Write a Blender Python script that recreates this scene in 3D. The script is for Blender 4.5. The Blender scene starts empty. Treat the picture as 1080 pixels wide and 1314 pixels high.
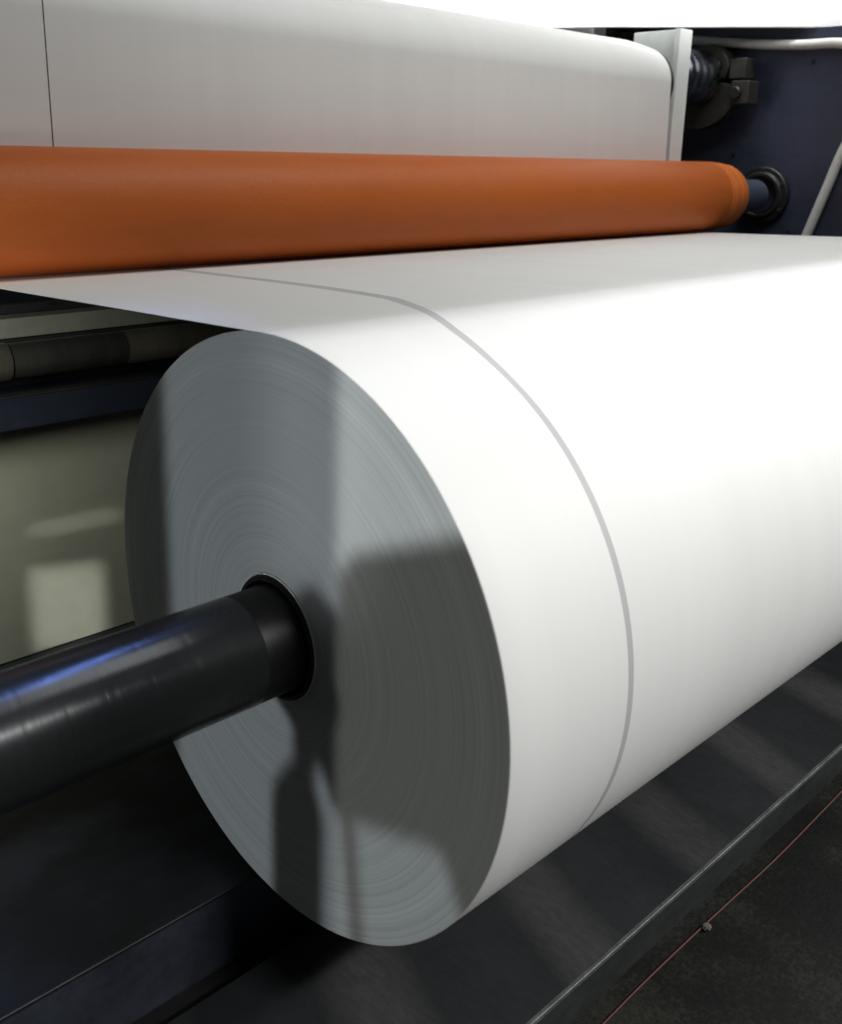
import bpy, bmesh, math, random
from mathutils import Vector, Matrix
random.seed(7)
S = bpy.context.scene
COL = S.collection
PI = math.pi

# ------------------------------------------------------------------ camera
cam_d = bpy.data.cameras.new('camera')
cam = bpy.data.objects.new('camera', cam_d)
COL.objects.link(cam)
right = Vector((0.72876917, -0.68438719, 0.02257597))
down = Vector((-0.16110632, -0.20341118, -0.96574771))
fwd = Vector((0.66553757, 0.70017003, -0.25849889))
M = Matrix.Identity(4)
for i in range(3):
    M[i][0] = right[i]
    M[i][1] = -down[i]
    M[i][2] = -fwd[i]
    M[i][3] = (-0.86450633, -1.18750145, 0.76474463)[i]
cam.matrix_world = M
cam_d.sensor_fit = 'HORIZONTAL'
cam_d.sensor_width = 36.0
cam_d.lens = 1264.1 / 1080 * 36
cam_d.shift_x = 0.0274
cam_d.shift_y = -0.1121
cam_d.clip_start = 0.02
cam_d.clip_end = 200
cam_d.dof.use_dof = True
cam_d.dof.focus_distance = 2.0
cam_d.dof.aperture_fstop = 6.3
S.camera = cam

# ------------------------------------------------------------------ world, exposure
w = bpy.data.worlds.new('World')
S.world = w
w.use_nodes = True
w.node_tree.nodes['Background'].inputs[0].default_value = (0.86, 0.95, 1.0, 1)
w.node_tree.nodes['Background'].inputs[1].default_value = 0.045
S.view_settings.view_transform = 'Standard'
S.view_settings.look = 'None'
S.view_settings.exposure = 0
S.view_settings.gamma = 1

# ------------------------------------------------------------------ lamps
def area(name, loc, target, sx, sy, power, col=(1, 1, 1), spread=180, roll=0):
    d = bpy.data.lights.new(name, 'AREA')
    d.shape = 'RECTANGLE'
    d.size, d.size_y = sx, sy
    d.energy = power
    d.color = col
    d.spread = math.radians(spread)
    o = bpy.data.objects.new(name, d)
    COL.objects.link(o)
    z = (Vector(loc) - Vector(target)).normalized()
    up = Vector((0, 0, 1)) if abs(z.z) < 0.95 else Vector((0, 1, 0))
    x = up.cross(z).normalized()
    y = z.cross(x)
    m = Matrix((x, y, z)).transposed().to_4x4() @ Matrix.Rotation(roll, 4, 'Z')
    m.translation = loc
    o.matrix_world = m
    return o

# bright hall lamp row in front of the roll, ceiling lamp over the machine
area('front_lamp', (0.5, -4.0, 3.35), (0.6, 0, 0.0), 0.7, 0.22, 120, (1, 0.995, 0.98))
area('front_lamp', (4.9, -4.0, 3.35), (3.0, 0, 0.0), 1.6, 0.22, 240, (1, 0.995, 0.98))
area('ceiling_lamp', (2.1, 0.0, 3.3), (2.1, 0.0, 0), 3.2, 1.5, 74, (0.98, 1, 0.985))
area('top_fill_light', (2.95, 1.95, 2.35), (3.2, 2.15, 1.7), 4.2, 0.15, 16, (1, 1, 1), 70)  # added light that only whitens the band at the top
area('blue_lamp', (0.32, 0.56, 1.78), (-0.57, -0.05, 0.08), 0.75, 0.022, 0.50, (0.20, 0.34, 1.0), 32, math.radians(-62))
# added beams from the left, shaped to lay light areas on the roll end
BD = Vector((1, -0.075, -0.055)).normalized()
def beam(name, x, y0, y1, z0, z1, power, col, spread=2.4):
    # parallel beam that covers y0..y1, z0..z1 where it meets the roll end
    c = Vector((0, (y0 + y1) / 2, (z0 + z1) / 2))
    loc = c + BD * (x / BD.x)
    return area(name, loc, c, abs(y1 - y0), abs(z1 - z0), power, col, spread)
beam('cool_face_beam', -1.9, 0.323, -0.62, -0.6, 0.6, 0.80, (0.84, 0.94, 1.0))
beam('bright_face_beam', -1.8, -0.156, -0.62, -0.1, 0.7, 0.40, (0.93, 1.0, 1.0))
beam('warm_face_beam', -1.15, -0.156, -0.62, -0.6, 0.6, 0.19, (0.97, 1.0, 0.90))
beam('soft_face_beam', -0.95, 0.02, -0.20, 0.12, 0.56, 0.035, (0.92, 0.98, 1.0), 13)
# added fill on the rear panel and rollers, plus lamps shaped as light patches
area('side_fill', (-0.78, 0.45, 0.52), (-0.32, 1.15, 0.09), 0.3, 0.3, 4.2, (0.95, 1.0, 0.92), 84)
area('panel_patch_lamp', (-0.62, 0.20, -0.05), (0.165, 1.15, -0.42), 0.15, 0.22, 0.13, (0.95, 1.0, 1.0), 3)
area('panel_streak_lamp', (-0.62, 0.22, 0.10), (0.20, 1.15, -0.19), 0.18, 0.018, 0.010, (0.95, 1.0, 1.0), 3, math.radians(8))

# ------------------------------------------------------------------ materials
def new_mat(name):
    m = bpy.data.materials.new(name)
    m.use_nodes = True
    nt = m.node_tree
    b = nt.nodes['Principled BSDF']
    return m, nt, b

def N(nt, t, **kw):
    n = nt.nodes.new(t)
    for k, v in kw.items():
        setattr(n, k, v)
    return n

def noise(nt, scale, detail=3, rough=0.5, vec=None, dim='3D'):
    n = N(nt, 'ShaderNodeTexNoise', noise_dimensions=dim)
    n.inputs['Scale'].default_value = scale
    n.inputs['Detail'].default_value = detail
    n.inputs['Roughness'].default_value = rough
    if vec is not None:
        nt.links.new(vec, n.inputs['Vector'])
    return n

def coords(nt, scale=(1, 1, 1), loc=(0, 0, 0), rot=(0, 0, 0)):
    tc = N(nt, 'ShaderNodeTexCoord')
    mp = N(nt, 'ShaderNodeMapping')
    mp.inputs['Scale'].default_value = scale
    mp.inputs['Location'].default_value = loc
    mp.inputs['Rotation'].default_value = rot
    nt.links.new(tc.outputs['Object'], mp.inputs['Vector'])
    return mp.outputs['Vector']

def ramp(nt, src, stops):
    r = N(nt, 'ShaderNodeValToRGB')
    e = r.color_ramp.elements
    while len(e) < len(stops):
        e.new(0.5)
    for k, (p, c) in enumerate(stops):
        e[k].position = p
        e[k].color = (c, c, c, 1) if isinstance(c, (int, float)) else (*c, 1)
    nt.links.new(src, r.inputs[0])
    return r.outputs[0]

def mth(nt, op, a, b=None, c=None):
    n = N(nt, 'ShaderNodeMath', operation=op)
    for k, v in enumerate((a, b, c)):
        if v is None:
            continue
        if isinstance(v, (int, float)):
            n.inputs[k].default_value = v
        else:
            nt.links.new(v, n.inputs[k])
    return n.outputs[0]

def mix(nt, fac, a, b, blend='MIX'):
    n = N(nt, 'ShaderNodeMix', data_type='RGBA', blend_type=blend)
    for sock, v in ((n.inputs[0], fac), (n.inputs[6], a), (n.inputs[7], b)):
        if isinstance(v, (int, float)):
            sock.default_value = v
        elif isinstance(v, tuple):
            sock.default_value = (*v, 1)
        else:
            nt.links.new(v, sock)
    return n.outputs[2]

def bump(nt, b, h, strength, dist=0.01):
    n = N(nt, 'ShaderNodeBump')
    n.inputs['Strength'].default_value = strength
    n.inputs['Distance'].default_value = dist
    nt.links.new(h, n.inputs['Height'])
    nt.links.new(n.outputs[0], b.inputs['Normal'])

def simple(name, col, rough, metal=0.0, var=0.25, nscale=9, bmp=0.05, stretch=(1, 1, 1), rvar=0.1, spec=None):
    """one paint or metal: the base colour with worn patches, uneven gloss and a little relief"""
    m, nt, b = new_mat(name)
    v = coords(nt, stretch)
    n1 = noise(nt, nscale, 6, 0.6, v)
    n2 = noise(nt, nscale * 7, 4, 0.6, v)
    f = mth(nt, 'ADD', mth(nt, 'MULTIPLY', n1.outputs[0], 0.65), mth(nt, 'MULTIPLY', n2.outputs[0], 0.35))
    lo = tuple(c * (1 - var) for c in col)
    hi = tuple(min(1, c * (1 + var)) for c in col)
    nt.links.new(ramp(nt, f, [(0.35, lo), (0.65, hi)]), b.inputs['Base Color'])
    nt.links.new(ramp(nt, f, [(0.3, max(0, rough - rvar)), (0.7, min(1, rough + rvar))]), b.inputs['Roughness'])
    b.inputs['Metallic'].default_value = metal
    if spec is not None:
        b.inputs['Specular IOR Level'].default_value = spec
    bump(nt, b, n2.outputs[0], bmp)
    return m

def paper_mat(name, stripes, base=(0.84, 0.838, 0.825)):
    m, nt, b = new_mat(name)
    tc = N(nt, 'ShaderNodeTexCoord')
    sp = N(nt, 'ShaderNodeSeparateXYZ')
    nt.links.new(tc.outputs['Object'], sp.inputs[0])
    v = coords(nt, (1, 0.35, 0.35))
    n1 = noise(nt, 3, 4, 0.5, v)
    band = N(nt, 'ShaderNodeTexNoise', noise_dimensions='1D')
    band.inputs['Scale'].default_value = 9
    band.inputs['Detail'].default_value = 5
    band.inputs['Roughness'].default_value = 0.7
    nt.links.new(sp.outputs[0], band.inputs['W'])
    tone = mth(nt, 'ADD', mth(nt, 'MULTIPLY', n1.outputs[0], 0.6), mth(nt, 'MULTIPLY', band.outputs[0], 0.4))
    col = ramp(nt, tone, [(0.34, tuple(c * 0.95 for c in base)), (0.62, base)])
    # ink marks that run along the web
    for x0, hw, c, zmin, zmax in stripes:
        if x0 is None:
            # the seam wanders across the sheet as it is wound
            def along(tab, top):
                mr = N(nt, 'ShaderNodeMapRange')
                nt.links.new(sp.outputs[1], mr.inputs[0])
                mr.inputs[1].default_value, mr.inputs[2].default_value = -0.3, 1.2
                r = N(nt, 'ShaderNodeValToRGB')
                r.color_ramp.interpolation = 'B_SPLINE' if top > 0.1 else 'LINEAR'
                e = r.color_ramp.elements
                while len(e) < len(tab):
                    e.new(0.5)
                for q, (yy, val) in enumerate(tab):
                    e[q].position = (yy + 0.3) / 1.5
                    e[q].color = (val / top,) * 3 + (1,)
                nt.links.new(mr.outputs[0], r.inputs[0])
                return mth(nt, 'MULTIPLY', r.outputs[0], top)
            x0 = along([(-0.3, 0.267), (-0.2, 0.268), (-0.1, 0.29), (-0.02, 0.325), (0.06, 0.372), (0.15, 0.42), (0.233, 0.458), (0.393, 0.492), (0.548, 0.511), (0.72, 0.525), (0.9, 0.531), (1.1, 0.54)], 0.6)
            hw = along([(-0.25, 0.0068), (0.0, 0.011), (0.2, 0.016), (0.5, 0.019), (1.1, 0.017)], 0.02)
        d = mth(nt, 'ABSOLUTE', mth(nt, 'SUBTRACT', sp.outputs[0], x0))
        k = mth(nt, 'LESS_THAN', d, hw)
        if zmin is not None:
            k = mth(nt, 'MULTIPLY', k, mth(nt, 'GREATER_THAN', sp.outputs[2], zmin))
        if zmax is not None:
            k = mth(nt, 'MULTIPLY', k, mth(nt, 'LESS_THAN', sp.outputs[2], zmax))
        col = mix(nt, k, col, c)
    nt.links.new(col, b.inputs['Base Color'])
    b.inputs['Roughness'].default_value = 0.55
    b.inputs['Specular IOR Level'].default_value = 0.3
    fine = noise(nt, 220, 3, 0.6, coords(nt, (0.25, 1, 1)))
    big = noise(nt, 2.2, 2, 0.4, v)
    bump(nt, b, mth(nt, 'ADD', mth(nt, 'MULTIPLY', fine.outputs[0], 0.02), mth(nt, 'MULTIPLY', big.outputs[0], 0.5)), 0.12, 0.02)
    return m

LINE = (0.50, 0.51, 0.51)
M_roll = paper_mat('white_paper', [(None, None, LINE, None, None)])
M_web = paper_mat('white_web_paper', [(None, None, LINE, None, 0.62), (0.337, 0.0019, (0.07, 0.07, 0.065), 0.62, None)], (0.80, 0.795, 0.775))

def end_face_mat():
    m, nt, b = new_mat('paper_edge')
    tc = N(nt, 'ShaderNodeTexCoord')
    sp = N(nt, 'ShaderNodeSeparateXYZ')
    nt.links.new(tc.outputs['Object'], sp.inputs[0])
    r = mth(nt, 'SQRT', mth(nt, 'ADD', mth(nt, 'POWER', sp.outputs[1], 2.0), mth(nt, 'POWER', sp.outputs[2], 2.0)))
    wob = noise(nt, 1.5, 1, 0.5, coords(nt))
    rw = mth(nt, 'ADD', r, mth(nt, 'MULTIPLY', wob.outputs[0], 0.004))
    def ring(scale, det):
        n = N(nt, 'ShaderNodeTexNoise', noise_dimensions='1D')
        n.inputs['Scale'].default_value = scale
        n.inputs['Detail'].default_value = det
        n.inputs['Roughness'].default_value = 0.65
        nt.links.new(rw, n.inputs['W'])
        return n.outputs[0]
    a, bb, c = ring(30, 2), ring(150, 3), ring(420, 2)
    h = mth(nt, 'ADD', mth(nt, 'MULTIPLY', a, 0.24), mth(nt, 'ADD', mth(nt, 'MULTIPLY', bb, 0.40), mth(nt, 'MULTIPLY', c, 0.36)))
    patch = noise(nt, 4, 2, 0.5, coords(nt))
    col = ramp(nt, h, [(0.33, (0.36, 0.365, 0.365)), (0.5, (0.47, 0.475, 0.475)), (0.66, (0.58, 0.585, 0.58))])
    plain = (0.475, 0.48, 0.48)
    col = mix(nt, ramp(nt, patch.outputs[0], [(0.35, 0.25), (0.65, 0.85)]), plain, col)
    nt.links.new(col, b.inputs['Base Color'])
    b.inputs['Roughness'].default_value = 0.7
    b.inputs['Specular IOR Level'].default_value = 0.2
    bump(nt, b, h, 0.4, 0.002)
    return m
M_face = end_face_mat()
M_core = simple('core_board', (0.62, 0.61, 0.57), 0.7, 0, 0.08)

def turned_steel(name, col, rough, groove, bstr, metal=0.9, var=0.2):
    m, nt, b = new_mat(name)
    v = coords(nt, (1, 0.02, 0.02))
    n1 = noise(nt, groove, 3, 0.7, v)
    dirt = noise(nt, 7, 5, 0.6, coords(nt, (0.6, 1, 1)))
    lo = tuple(c * (1 - var) for c in col)
    hi = tuple(c * (1 + var) for c in col)
    f = mth(nt, 'ADD', mth(nt, 'MULTIPLY', n1.outputs[0], 0.5), mth(nt, 'MULTIPLY', dirt.outputs[0], 0.5))
    nt.links.new(ramp(nt, f, [(0.35, lo), (0.65, hi)]), b.inputs['Base Color'])
    nt.links.new(ramp(nt, dirt.outputs[0], [(0.3, rough - 0.06), (0.7, rough + 0.12)]), b.inputs['Roughness'])
    b.inputs['Metallic'].default_value = metal
    b.inputs['Specular IOR Level'].default_value = 0.3
    bump(nt, b, n1.outputs[0], bstr, 0.002)
    return m
M_shaft = turned_steel('blackened_steel', (0.026, 0.028, 0.029), 0.22, 300, 0.05, 0.4, 0.15)
M_sleeve = turned_steel('black_sleeve', (0.012, 0.012, 0.012), 0.42, 90, 0.2, 0.2)
M_collar = simple('black_collar', (0.010, 0.010, 0.010), 0.32, 0.2, 0.2, 20, 0.03)
M_orange = simple('orange_rubber', (0.49, 0.114, 0.021), 0.5, 0, 0.07, 5, 0.02, (0.3, 1, 1), 0.06, 0.2)
M_orange_end = simple('orange_rubber_end', (0.64, 0.165, 0.034), 0.45, 0, 0.12, 8, 0.03, (1, 1, 1), 0.06, 0.25)
def dusty(m, dust, amount, sc):
    nt = m.node_tree
    b = nt.nodes['Principled BSDF']
    src = b.inputs['Base Color'].links[0].from_socket
    n = noise(nt, sc, 5, 0.7, coords(nt, (0.35, 1, 1)))
    n2 = noise(nt, 160, 3, 0.7, coords(nt, (0.5, 1, 1)))
    k = mth(nt, 'MULTIPLY', ramp(nt, n.outputs[0], [(0.45, 0.0), (0.7, 1.0)]), ramp(nt, n2.outputs[0], [(0.45, 0.0), (0.68, amount)]))
    nt.links.new(mix(nt, k, src, dust), b.inputs['Base Color'])
dusty(M_orange, (0.60, 0.30, 0.16), 0.22, 5)
M_journal = turned_steel('blue_steel', (0.16, 0.20, 0.27), 0.35, 70, 0.15, 0.8)
M_black = simple('black_iron', (0.014, 0.014, 0.015), 0.5, 0.2, 0.25)
M_navy = simple('navy_paint', (0.030, 0.035, 0.060), 0.42, 0, 0.25, 4, 0.06)
M_navy2 = simple('navy_beam_paint', (0.012, 0.015, 0.025), 0.4, 0, 0.2)
M_post = simple('white_paint', (0.76, 0.79, 0.77), 0.45, 0, 0.05, 5, 0.03)
M_top_strip = simple('top_strip_white', (0.88, 0.88, 0.87), 0.5, 0, 0.02, 4, 0.02)
M_steel = turned_steel('ring_steel', (0.30, 0.33, 0.38), 0.25, 45, 0.2, 1.0)
M_iron = simple('oily_iron', (0.055, 0.053, 0.045), 0.45, 0.6, 0.3, 14, 0.08)
M_hose = simple('white_hose', (0.62, 0.62, 0.59), 0.5, 0, 0.08)
M_roller = turned_steel('dark_roller_steel', (0.075, 0.073, 0.066), 0.28, 25, 0.05, 0.75, 0.35)
M_brass = turned_steel('worn_roller_steel', (0.15, 0.135, 0.11), 0.28, 25, 0.05, 0.75, 0.35)
M_olive = simple('olive_paint', (0.16, 0.16, 0.13), 0.5, 0, 0.12)
M_panel = simple('grey_green_panel_paint', (0.21, 0.21, 0.165), 0.42, 0, 0.08, 3, 0.03)
M_red = simple('red_cable_rubber', (0.075, 0.017, 0.011), 0.6, 0, 0.3, 30)
M_scrap = simple('dusty_scrap', (0.13, 0.125, 0.10), 0.9, 0, 0.3, 60, 0.3)

def table_mat():
    m, nt, b = new_mat('table_paint')
    v = coords(nt, (1, 1.6, 1))
    n1 = noise(nt, 4.5, 6, 0.6, v)
    n2 = noise(nt, 45, 4, 0.7, coords(nt, (0.5, 1.5, 1)))
    base = ramp(nt, n1.outputs[0], [(0.38, (0.007, 0.0075, 0.009)), (0.5, (0.012, 0.013, 0.017)), (0.68, (0.024, 0.027, 0.038))])
    col = mix(nt, ramp(nt, n2.outputs[0], [(0.27, 1.0), (0.33, 0.0)]), base, (0.006, 0.006, 0.008))
    nt.links.new(col, b.inputs['Base Color'])
    nt.links.new(ramp(nt, n1.outputs[0], [(0.3, 0.6), (0.7, 0.38)]), b.inputs['Roughness'])
    bump(nt, b, n2.outputs[0], 0.08)
    return m
M_table = table_mat()
M_table_side = simple('worn_navy_paint', (0.042, 0.048, 0.066), 0.45, 0, 0.3, 6, 0.06)

def deck_mat():
    m, nt, b = new_mat('deck_steel')
    n1 = noise(nt, 2.6, 5, 0.6, coords(nt, (1, 0.6, 1)))
    n2 = noise(nt, 60, 4, 0.7, coords(nt, (1.5, 0.5, 1)))
    # lighter bands across the plate, painted in for strips of light
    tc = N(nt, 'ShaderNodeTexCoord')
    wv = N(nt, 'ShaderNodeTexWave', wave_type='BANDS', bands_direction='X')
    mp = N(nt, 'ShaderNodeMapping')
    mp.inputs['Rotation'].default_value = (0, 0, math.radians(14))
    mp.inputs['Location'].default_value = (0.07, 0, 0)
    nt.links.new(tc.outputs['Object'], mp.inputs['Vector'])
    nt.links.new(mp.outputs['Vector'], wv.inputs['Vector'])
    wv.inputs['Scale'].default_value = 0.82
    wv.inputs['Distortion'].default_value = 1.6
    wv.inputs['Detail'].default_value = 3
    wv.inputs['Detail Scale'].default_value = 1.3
    light_bands = mth(nt, 'MULTIPLY', ramp(nt, wv.outputs[0], [(0.55, 0.0), (0.95, 1.0)]), ramp(nt, n1.outputs[0], [(0.32, 0.2), (0.6, 1.0)]))
    light_bands = mth(nt, 'MULTIPLY', light_bands, ramp(nt, n2.outputs[0], [(0.3, 0.65), (0.65, 1.0)]))
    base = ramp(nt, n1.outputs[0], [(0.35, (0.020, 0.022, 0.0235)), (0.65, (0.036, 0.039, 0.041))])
    col = mix(nt, light_bands, base, (0.080, 0.077, 0.079))
    nt.links.new(col, b.inputs['Base Color'])
    nt.links.new(ramp(nt, n2.outputs[0], [(0.3, 0.42), (0.7, 0.6)]), b.inputs['Roughness'])
    b.inputs['Metallic'].default_value = 0.3
    b.inputs['Specular IOR Level'].default_value = 0.3
    bump(nt, b, n2.outputs[0], 0.06)
    return m
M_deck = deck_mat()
M_lip = simple('lip_steel', (0.034, 0.037, 0.037), 0.5, 0.3, 0.25, 7, 0.06, (0.5, 1, 1))
M_edge = simple('rubbed_edge_steel', (0.16, 0.17, 0.165), 0.4, 0.5, 0.4, 25, 0.05, (0.4, 1, 1))

def floor_mat():
    m, nt, b = new_mat('oily_concrete')
    n1 = noise(nt, 3.0, 6, 0.6, coords(nt))
    n2 = noise(nt, 90, 5, 0.75, coords(nt))
    f = mth(nt, 'ADD', mth(nt, 'MULTIPLY', n1.outputs[0], 0.6), mth(nt, 'MULTIPLY', n2.outputs[0], 0.4))
    nt.links.new(ramp(nt, f, [(0.40, (0.003, 0.003, 0.003)), (0.5, (0.007, 0.007, 0.0065)), (0.62, (0.028, 0.028, 0.022))]), b.inputs['Base Color'])
    nt.links.new(ramp(nt, n1.outputs[0], [(0.3, 0.55), (0.7, 0.8)]), b.inputs['Roughness'])
    b.inputs['Specular IOR Level'].default_value = 0.2
    bump(nt, b, n2.outputs[0], 0.35, 0.005)
    return m
M_floor = floor_mat()

# ------------------------------------------------------------------ mesh helpers
def mesh_obj(name, bm, mat, parent=None, smooth=False, loc=(0, 0, 0)):
    bmesh.ops.recalc_face_normals(bm, faces=bm.faces)
    me = bpy.data.meshes.new(name)
    bm.to_mesh(me)
    bm.free()
    if smooth:
        for p in me.polygons:
            p.use_smooth = True
        try:
            me.set_sharp_from_angle(angle=math.radians(35))
        except Exception:
            pass
    me.materials.append(mat)
    o = bpy.data.objects.new(name, me)
    COL.objects.link(o)
    o.location = loc
    if parent is not None:
        o.parent = parent
    return o

def empty(name, loc, label, cat, group=None):
    o = bpy.data.objects.new(name, None)
    COL.objects.link(o)
    o.location = loc
    o.empty_display_size = 0.1
    return tag(o, label, cat, group)

def tag(o, label, cat, group=None):
    o['label'] = label
    o['category'] = cat
    if group:
        o['group'] = group
    return o

def lathe(prof, cy=0, cz=0, seg=128, bm=None):
    """turn a list of (x, radius) round an axis parallel to X"""
    bm = bm or bmesh.new()
    rings = []
    for x, r in prof:
        if r <= 1e-6:
            rings.append([bm.verts.new((x, cy, cz))])
        else:
            rings.append([bm.verts.new((x, cy + r * math.cos(2 * PI * k / seg), cz + r * math.sin(2 * PI * k / seg))) for k in range(seg)])
    for a, b in zip(rings, rings[1:]):
        for k in range(seg):
            l = (k + 1) % seg
            if len(a) == 1 and len(b) == 1:
                continue
            if len(a) == 1:
                bm.faces.new((a[0], b[k], b[l]))
            elif len(b) == 1:
                bm.faces.new((a[k], b[0], a[l]))
            else:
                bm.faces.new((a[k], b[k], b[l], a[l]))
    return bm

def box(x0, x1, y0, y1, z0, z1, bev=0.0, bm=None):
    bm = bm or bmesh.new()
    r = bmesh.ops.create_cube(bm, size=1)
    vs = r['verts']
    for v in vs:
        v.co = Vector(((x0 + x1) / 2 + v.co.x * (x1 - x0), (y0 + y1) / 2 + v.co.y * (y1 - y0), (z0 + z1) / 2 + v.co.z * (z1 - z0)))
    if bev > 0:
        es = list({e for v in vs for e in v.link_edges})
        bmesh.ops.bevel(bm, geom=es, offset=bev, segments=3, profile=0.5, affect='EDGES')
    return bm

def prism_x(poly, x0, x1, bev=0.0):
    """a (y, z) outline pushed from x0 to x1"""
    bm = bmesh.new()
    a = [bm.verts.new((x0, y, z)) for y, z in poly]
    b = [bm.verts.new((x1, y, z)) for y, z in poly]
    n = len(poly)
    bm.faces.new(a)
    bm.faces.new(b[::-1])
    for k in range(n):
        bm.faces.new((a[k], a[(k + 1) % n], b[(k + 1) % n], b[k]))
    if bev > 0:
        bmesh.ops.bevel(bm, geom=bm.edges[:], offset=bev, segments=2, profile=0.5, affect='EDGES')
    return bm

def tube(pts, r, seg=14):
    bm = bmesh.new()
    P = [Vector(p) for p in pts]
    rings = []
    for i, p in enumerate(P):
        t = (P[min(i + 1, len(P) - 1)] - P[max(i - 1, 0)]).normalized()
        u = t.cross(Vector((1, 0, 0)))
        if u.length < 0.1:
            u = t.cross(Vector((0, 0, 1)))
        u.normalize()
        v = t.cross(u)
        rings.append([bm.verts.new(p + r * (math.cos(2 * PI * k / seg) * u + math.sin(2 * PI * k / seg) * v)) for k in range(seg)])
    for a, b in zip(rings, rings[1:]):
        for k in range(seg):
            bm.faces.new((a[k], b[k], b[(k + 1) % seg], a[(k + 1) % seg]))
    bm.faces.new(rings[0])
    bm.faces.new(rings[-1][::-1])
    return bm

def smooth_path(pts, n=10):
    out = []
    P = [Vector(p) for p in pts]
    for i in range(len(P) - 1):
        p0, p1, p2, p3 = P[max(i - 1, 0)], P[i], P[i + 1], P[min(i + 2, len(P) - 1)]
        for k in range(n):
            t = k / n
            out.append(0.5 * ((2 * p1) + (p2 - p0) * t + (2 * p0 - 5 * p1 + 4 * p2 - p3) * t * t + (3 * p1 - p0 - 3 * p2 + p3) * t ** 3))
    out.append(P[-1])
    return out

def structure(o):
    o['kind'] = 'structure'
    return o

# ------------------------------------------------------------------ the setting
L = 3.33            # length of the roll, along X
FZ = -0.70          # floor
bm = bmesh.new()
bmesh.ops.create_grid(bm, x_segments=2, y_segments=2, size=14)
structure(mesh_obj('floor', bm, M_floor, None, False, (2, 0, FZ)))

# raised steel deck under the roll
deck = empty('steel_deck', (0, 0, FZ), 'low dark steel deck with rubbed front edge, under the big white roll', 'deck')
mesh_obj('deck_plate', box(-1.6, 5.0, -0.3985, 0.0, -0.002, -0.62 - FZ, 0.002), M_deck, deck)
mesh_obj('front_lip', box(-1.6, 5.0, -0.402, -0.399, -0.002, 0.0705, 0.001), M_lip, deck)
mesh_obj('rubbed_edge', box(-1.6, 5.0, -0.4035, -0.3945, -0.629 - FZ, -0.6185 - FZ, 0.002), M_edge, deck)
mesh_obj('gap_shadow', box(-1.6, 3.9, 0.001, 0.0985, -0.002, 0.012, 0.002), M_black, deck)  # black sheet on the floor, standing in for shade in the gap

# low table behind the deck
table = empty('machine_table', (0, 0.62, FZ), 'dark navy machine table with a scratched top behind the deck, under the roll and shaft', 'table')
mesh_obj('table_body', box(-1.6, 3.9, 0.10 - 0.62, 1.15 - 0.62, -0.004, -0.5335 - FZ, 0.002), M_table_side, table)
mesh_obj('table_top', box(-1.6, 3.9, 0.093 - 0.62, 1.148 - 0.62, -0.533 - FZ, -0.525 - FZ, 0.003), M_table, table)

# the machine's far side plate, its posts and the added white girder above it
plate = tag(mesh_obj('machine_side_plate', prism_x([(-1.6, FZ), (4.6, FZ), (4.6, 1.62), (1.17, 1.62), (1.17, 1.388), (-1.6, 1.388)], 4.0, 4.06, 0.004), M_navy), 'big dark navy steel side plate of the machine at the far end of the rollers', 'machine plate')
g0, g1 = Vector((1.0, 5.21, 0)), Vector((6.6, -2.47, 0))
gd = (g1 - g0).normalized()
gn = Vector((-gd.y, gd.x, 0))
bm = box(0, (g1 - g0).length, 0, 0.025, 0, 0.62, 0.003)
Mg = Matrix((gd, gn, Vector((0, 0, 1)))).transposed().to_4x4()
Mg.translation = Vector((g0.x, g0.y, 1.392))
bm.transform(Mg)
tag(mesh_obj('added_top_strip', bm, M_top_strip), 'added bright white girder running across above the machine, at the top of the view', 'strip')

post = empty('machine_post', (3.5, 1.6, FZ), 'pale grey white upright post right behind the right edge of the upper paper sheet', 'post', 'white machine posts')
mesh_obj('post_web', box(-0.04, 0.0, -0.085, 0.16, 0, 1.36 - FZ, 0.003), M_post, post)
mesh_obj('post_flange', box(-0.075, 0.03, -0.118, -0.0865, 0, 1.36 - FZ, 0.003), M_post, post)
post2 = empty('machine_post', (3.5, 2.1, FZ), 'pale grey white upright post farther back, seen above the top of the upper paper sheet', 'post', 'white machine posts')
mesh_obj('post_web', box(-0.04, 0.0, -0.09, 0.2, 0, 1.6 - FZ, 0.003), M_post, post2)
mesh_obj('post_flange', box(-0.075, 0.03, -0.123, -0.0915, 0, 1.6 - FZ, 0.003), M_post, post2)

# panel, beams and plates behind and below the web
tag(mesh_obj('guard_panel_sheet', box(-1.6, 3.9, 1.15, 1.17, -0.524, 0.135, 0.002), M_panel), 'grey green painted machine panel with bright light patches, left behind the roll', 'panel')
tag(mesh_obj('rear_backing', box(-1.6, 3.9, 1.13, 1.149, 0.137, 0.40, 0.002), M_black), 'black plate behind the rollers under the paper web, above the grey green panel', 'plate')
cb = empty('navy_crossbeam', (0, 1.05, 0.13), 'black navy crossbeam below the dark guide roller, above the grey green panel', 'beam')
mesh_obj('beam_face', box(-1.6, 3.9, -0.05, 0.075, 0.0, 0.075, 0.003), M_navy2, cb)
mesh_obj('beam_lip', box(-1.6, 3.9, -0.052, -0.02, 0.0765, 0.0795, 0.001), M_iron, cb)
ob = empty('olive_crossbeam', (0, 1.05, 0.33), 'dull olive grey crossbeam directly under the left edge of the paper web', 'beam')
mesh_obj('beam_face', box(-1.6, 3.9, 0.0, 0.06, 0.004, 0.05, 0.003), M_olive, ob)
mesh_obj('beam_rail', box(-1.6, 3.9, -0.012, 0.045, -0.012, 0.002, 0.002), M_black, ob)

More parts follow.
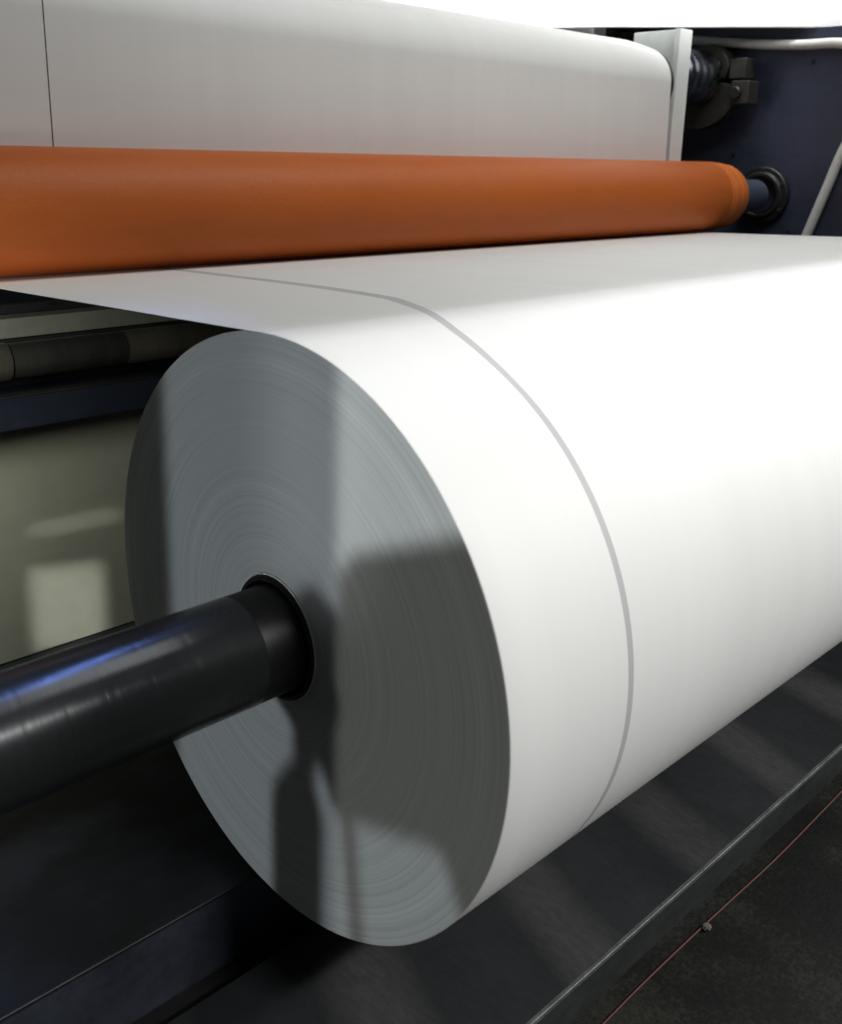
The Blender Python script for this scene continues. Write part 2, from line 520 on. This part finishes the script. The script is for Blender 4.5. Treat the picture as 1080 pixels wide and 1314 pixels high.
# dark guide roller
gr = empty('guide_roller', (0, 1.0, 0.292), 'dark worn steel guide roller with a brighter section, behind the top left of the roll', 'roller')
mesh_obj('roller_tube', lathe([(-0.005, 0.0), (-0.005, 0.040), (0.0, 0.041), (0.276, 0.041), (0.277, 0.030)], seg=64), M_roller, gr, True)
mesh_obj('worn_section', lathe([(0.2775, 0.03), (0.2775, 0.0405), (0.28, 0.0413), (3.6, 0.0413), (3.6, 0.0)], seg=64), M_brass, gr, True)
mesh_obj('end_collar', lathe([(-0.05, 0.0), (-0.05, 0.041), (-0.047, 0.0435), (-0.0095, 0.0435), (-0.0065, 0.041), (-0.0065, 0.0)], seg=64), M_brass, gr, True)
mesh_obj('roller_stub', lathe([(-1.6, 0.0), (-1.6, 0.039), (-0.052, 0.039), (-0.052, 0.0)], seg=64), M_roller, gr, True)

# ------------------------------------------------------------------ the paper roll
R = 0.5
roll = empty('paper_roll', (0, 0, 0), 'huge white paper roll wound on a dark shaft, grey ringed end facing left', 'paper roll')
prof = [(0.0006, R - 0.0012), (0.0016, R - 0.0003), (0.003, R)] + [(0.05 + k * (L - 0.1) / 30, R) for k in range(31)] + [(L - 0.003, R), (L, R - 0.002), (L, 0.1)]
mesh_obj('wound_paper', lathe(prof, seg=360), M_roll, roll, True)
prof = [(0.0006, R - 0.0014), (0.0, R - 0.003)]
rr = R - 0.003
while rr > 0.112:
    rr -= 0.004
    prof.append((random.uniform(-0.0003, 0.0003), rr))
prof += [(0.0, 0.1085)]
mesh_obj('roll_end_face', lathe(prof, seg=240), M_face, roll, True)
mesh_obj('core_rim', lathe([(-0.0002, 0.1083), (-0.0022, 0.1078), (-0.0026, 0.1056), (-0.001, 0.105), (0.16, 0.105)], seg=160), M_core, roll, True)

# paper web: off the top of the roll, under the orange roller, up its back and over the idler
ORY, ORZ, ORR = 1.277, 0.605, 0.159
T = 0.0012
cl = []
for k in range(41):
    t = k / 40
    y = 0.0218 + t * (ORY - 0.0218)
    cl.append((y, 0.49955 - 0.0435 * (y - 0.0218) - 0.0012 * math.sin(PI * t)))
zb = cl[-1][1]
for k in range(1, 41):
    a = -PI / 2 + k / 40 * PI / 2
    rr = ORR + 0.0007
    cl.append((ORY + rr * math.cos(a), ORZ + rr * math.sin(a)))
yv = cl[-1][0]
for k in range(1, 13):
    cl.append((yv + 0.0010 * k, ORZ + k / 12 * (1.105 - ORZ)))
y0 = cl[-1][0]
IR = 0.17
for k in range(1, 25):
    a = PI - k / 24 * math.radians(68)
    cl.append((y0 + IR + IR * math.cos(a), 1.105 + IR * math.sin(a)))
for y, z in smooth_path([(cl[-1][0], cl[-1][1], 0), (1.64, 1.292, 0), (1.74, 1.319, 0), (1.9, 1.342, 0), (2.15, 1.356, 0), (2.6, 1.362, 0), (3.4, 1.362, 0)], 6)[1:] and [(p.x, p.y) for p in smooth_path([(cl[-1][0], cl[-1][1], 0), (1.64, 1.292, 0), (1.74, 1.319, 0), (1.9, 1.342, 0), (2.15, 1.356, 0), (2.6, 1.362, 0), (3.4, 1.362, 0)], 6)[1:]]:
    cl.append((y, z))
bm = bmesh.new()
nx = 24
def off(i, s):
    a, b = cl[max(i - 1, 0)], cl[min(i + 1, len(cl) - 1)]
    dy, dz = b[0] - a[0], b[1] - a[1]
    l = math.hypot(dy, dz)
    return cl[i][0] - s * dz / l, cl[i][1] + s * dy / l
top = [[bm.verts.new((L * j / nx, *off(i, 0.0))) for j in range(nx + 1)] for i in range(len(cl))]
bot = [[bm.verts.new((L * j / nx, *off(i, -T))) for j in range(nx + 1)] for i in range(len(cl))]
for i in range(len(cl) - 1):
    for j in range(nx):
        bm.faces.new((top[i][j], top[i][j + 1], top[i + 1][j + 1], top[i + 1][j]))
        bm.faces.new((bot[i][j], bot[i + 1][j], bot[i + 1][j + 1], bot[i][j + 1]))
    for j in (0, nx):
        bm.faces.new((top[i][j], top[i + 1][j], bot[i + 1][j], bot[i][j]))
tag(mesh_obj('paper_web', bm, M_web, None, True), 'white paper sheet drawn off the big roll, passing under the orange roller', 'paper sheet')

# ------------------------------------------------------------------ shaft through the roll
sh = empty('roll_shaft', (0, 0, 0), 'thick black turned steel shaft with a blue glint, through the core of the paper roll', 'shaft')
prof = [(-1.02, 0.0), (-1.02, 0.084), (-1.015, 0.0885)]
x = -1.0
while x < -0.075:
    d = -0.00012 if any(abs(x - g) < 0.0025 for g in (-0.19, -0.262, -0.318, -0.331, -0.385, -0.44)) else 0.0
    prof.append((x, 0.0888 + d))
    x += 0.004
prof += [(-0.075, 0.0888), (-0.0745, 0.087)]
mesh_obj('shaft_bar', lathe(prof, seg=160), M_shaft, sh, True)
mesh_obj('shaft_sleeve', lathe([(-0.0742, 0.07), (-0.0742, 0.0878), (-0.073, 0.0884), (-0.012, 0.0884), (-0.008, 0.0900), (-0.002, 0.0900), (0.0, 0.0885), (0.2, 0.0885), (L + 0.66, 0.0885)], seg=160), M_sleeve, sh, True)
mesh_obj('core_collar', lathe([(0.015, 0.0888), (0.006, 0.0905), (-0.003, 0.0960), (-0.0065, 0.0968), (-0.0065, 0.0985), (-0.004, 0.0995), (-0.0045, 0.1028), (-0.002, 0.1046), (0.03, 0.1046)], seg=160), M_collar, sh, True)

# ------------------------------------------------------------------ orange roller
orr = empty('orange_roller', (0, ORY, ORZ), 'long orange rubber covered pressure roller resting on the paper web', 'roller')
XE = 3.60
prof = [(-0.12, 0.0), (-0.12, ORR - 0.02), (-0.10, ORR), (3.25, ORR), (3.40, ORR)]
mesh_obj('rubber_cover', lathe(prof, seg=192), M_orange, orr, True)
mesh_obj('roller_end', lathe([(3.4005, ORR - 0.01), (3.4005, ORR - 0.0006), (3.44, ORR - 0.0006), (3.4415, ORR - 0.003), (3.4445, ORR - 0.003), (3.446, ORR - 0.0008), (3.50, ORR - 0.003), (3.502, ORR - 0.007), (3.506, ORR - 0.007), (3.508, ORR - 0.0045), (3.565, ORR - 0.010), (3.59, ORR - 0.020), (XE, ORR - 0.035), (XE, 0.0)], seg=192), M_orange_end, orr, True)
mesh_obj('journal', lathe([(XE + 0.0005, 0.0), (XE + 0.0005, 0.086), (XE + 0.02, 0.086), (XE + 0.021, 0.078), (3.9, 0.078), (3.9, 0.0)], seg=96), M_journal, orr, True)

fl = empty('bearing_flange', (3.999, ORY, ORZ), 'round black bearing flange bolted to the navy plate around the orange roller journal', 'bearing')
mesh_obj('flange_ring', lathe([(0.0, 0.142), (-0.03, 0.142), (-0.036, 0.136), (-0.036, 0.118), (-0.044, 0.114), (-0.05, 0.108), (-0.05, 0.096), (-0.045, 0.092), (0.0, 0.088)], seg=96), M_black, fl, True)
mesh_obj('bearing_seal', lathe([(-0.03, 0.0915), (-0.042, 0.0895), (-0.042, 0.081), (-0.03, 0.079)], seg=96), M_collar, fl, True)
for a in (20, 80, 140, 200, 260, 320):
    a = math.radians(a + 12)
    mesh_obj('bolt', lathe([(-0.0365, 0.0), (-0.0365, 0.0), (-0.044, 0.0), (-0.044, 0.0075), (-0.043, 0.0085), (-0.0362, 0.0085)], 0.127 * math.cos(a), 0.127 * math.sin(a), 6), M_iron, fl)

# ------------------------------------------------------------------ idler under the upper paper and its chuck
IY, IZ = y0 + IR + 0.0005, 1.105
tag(mesh_obj('idler_roller', lathe([(-0.1, 0.0), (-0.1, IR - 0.003), (3.36, IR - 0.003), (3.37, IR - 0.015), (3.37, 0.06), (3.455, 0.06), (3.455, 0.0)], IY, IZ, 128), M_iron, None, True), 'iron idler roller hidden inside the bend of the upper paper sheet', 'roller')
ck = empty('shaft_chuck', (3.88, IY, IZ), 'oily iron shaft chuck with clamp lugs and a ringed steel shaft, against the navy plate', 'chuck')
mesh_obj('ringed_shaft', lathe([(-0.36, 0.0), (-0.36, 0.128)] + [(-0.35 + k * 0.011, 0.128 + (0.004 if (k // 3) % 2 else 0.0)) for k in range(28)] + [(-0.03, 0.12), (-0.03, 0.0)], 0, 0.065, 96), M_steel, ck, True)
half = []
for k in range(25):
    a = math.radians(188 + k * (352 - 188) / 24)
    half.append((0.235 * math.cos(a), 0.235 * math.sin(a) + 0.055))
half += [(0.10, 0.045), (0.06, -0.02), (-0.06, -0.02), (-0.12, 0.045)]
mesh_obj('lower_jaw', prism_x(half, -0.03, 0.05, 0.006), M_iron, ck)
mesh_obj('upper_jaw', prism_x([(-0.145, 0.06), (-0.17, 0.12), (-0.13, 0.19), (-0.06, 0.225), (0.05, 0.215), (0.12, 0.17), (0.13, 0.06)], -0.035, 0.05, 0.008), M_iron, ck)
mesh_obj('clamp_lug', box(-0.05, 0.045, -0.262, -0.178, 0.055, 0.152, 0.006), M_iron, ck)
mesh_obj('clamp_lug', box(-0.06, 0.04, -0.295, -0.20, -0.065, 0.046, 0.006), M_iron, ck)
mesh_obj('bolt', lathe([(-0.036, 0.0), (-0.062, 0.0), (-0.062, 0.026), (-0.058, 0.03), (-0.036, 0.03)], -0.10, 0.118, 24), M_black, ck, True)
mesh_obj('bolt', lathe([(-0.061, 0.0), (-0.085, 0.0), (-0.085, 0.026), (-0.081, 0.03), (-0.061, 0.03)], -0.232, -0.012, 24), M_black, ck, True)

for k, (y, z) in enumerate(((1.12, 0.435), (1.46, 0.80), (1.10, 1.24))):
    mesh_obj('bolt', lathe([(3.9995, 0.0), (3.9995, 0.011), (3.992, 0.011), (3.9915, 0.009), (3.9915, 0.0)], y, z, 6), M_black, plate)

# small dark bracket and pipes between the posts
br = empty('pipe_bracket', (3.75, 2.15, 1.36), 'small dark bracket with pipes between the two white posts above the upper paper', 'bracket')
mesh_obj('bracket_plate', box(0.16, 0.2, -0.22, 0.2, -0.12, 0.2, 0.005), M_black, br)
mesh_obj('pipe', tube([(0.08, -0.25, 0.02), (0.08, 0.25, 0.06)], 0.022), M_iron, br, True)
mesh_obj('pipe', tube([(0.1, -0.25, 0.10), (0.1, 0.25, 0.13)], 0.016), M_iron, br, True)
mesh_obj('pipe_clip', box(0.055, 0.16, -0.06, -0.02, -0.02, 0.13, 0.004), M_black, br)

# white hose on the side plate
pts = [(3.972, 2.1, 1.41), (3.972, 1.784, 1.374), (3.972, 1.56, 1.349), (3.972, 1.348, 1.328), (3.972, 1.149, 1.315), (3.972, 0.961, 1.31), (3.972, 0.80, 1.26), (3.972, 0.76, 1.13), (3.972, 0.80, 1.0), (3.972, 0.883, 0.85), (3.972, 0.946, 0.65), (3.972, 1.012, 0.431), (3.972, 1.07, 0.24)]
tag(mesh_obj('white_hose', tube(smooth_path(pts, 8), 0.023), M_hose, None, True), 'off white hose looping across the navy side plate at upper right', 'hose')

# ------------------------------------------------------------------ on the floor
pts = [(-1.5 + k * 0.25, -0.441 + 0.0035 * math.sin(k * 1.7) + 0.002 * math.sin(k * 0.6), FZ + 0.0025) for k in range(26)]
tag(mesh_obj('red_cable', tube(smooth_path(pts, 4), 0.0022, 10), M_red, None, True), 'thin dull red cable lying on the dark floor along the deck edge', 'cable')
bm = bmesh.new()
bmesh.ops.create_icosphere(bm, subdivisions=3, radius=0.009)
for v in bm.verts:
    v.co *= random.uniform(0.75, 1.2)
    v.co.z *= 0.6
tag(mesh_obj('floor_scrap', bm, M_scrap, None, False, (0.71, -0.448, FZ + 0.006)), 'small dusty crumpled scrap beside the red cable on the floor', 'scrap')

# ------------------------------------------------------------------ unseen blockers added left of and above the view, shaped to shade the roll
def at_face(poly, x):
    k = x / BD.x
    return [(y + BD.y * k, z + BD.z * k) for y, z in poly]
cutout = prism_x(at_face([(-0.046, 0.05), (-0.047, -0.20), (0.000, -0.262), (0.013, -0.30), (0.017, -1.0), (-0.12, -1.0), (-0.124, -0.28), (-0.100, -0.215), (-0.115, -0.17), (-0.156, -0.245), (-0.162, 0.10), (-0.10, 0.128), (-0.06, 0.10)], -1.3), -1.33, -1.27)
tag(mesh_obj('end_shade_cutout', cutout, M_black), 'added unseen black stand under the left end of the roll shaft', 'cutout')
blocker = prism_x(at_face([(-0.16, -0.24), (-0.16, 0.165), (-0.19, 0.205), (-0.28, 0.245), (-0.43, 0.312), (-0.70, 0.36), (-0.70, -0.6), (-0.46, -0.32), (-0.385, -0.175), (-0.20, -0.235), (-0.245, -0.60), (-0.215, -0.60), (-0.172, -0.25)], -1.42), -1.44, -1.40)
tag(mesh_obj('end_shade_blocker', blocker, M_black), 'added unseen guard plate beside the added stand', 'blocker')
tag(mesh_obj('overhead_blocker', box(-0.2, 5.2, -1.03, -1.0, 1.225, 2.23, 0.004), M_black), 'black guard screen, added unseen in front of the roll to block lamp light', 'blocker')
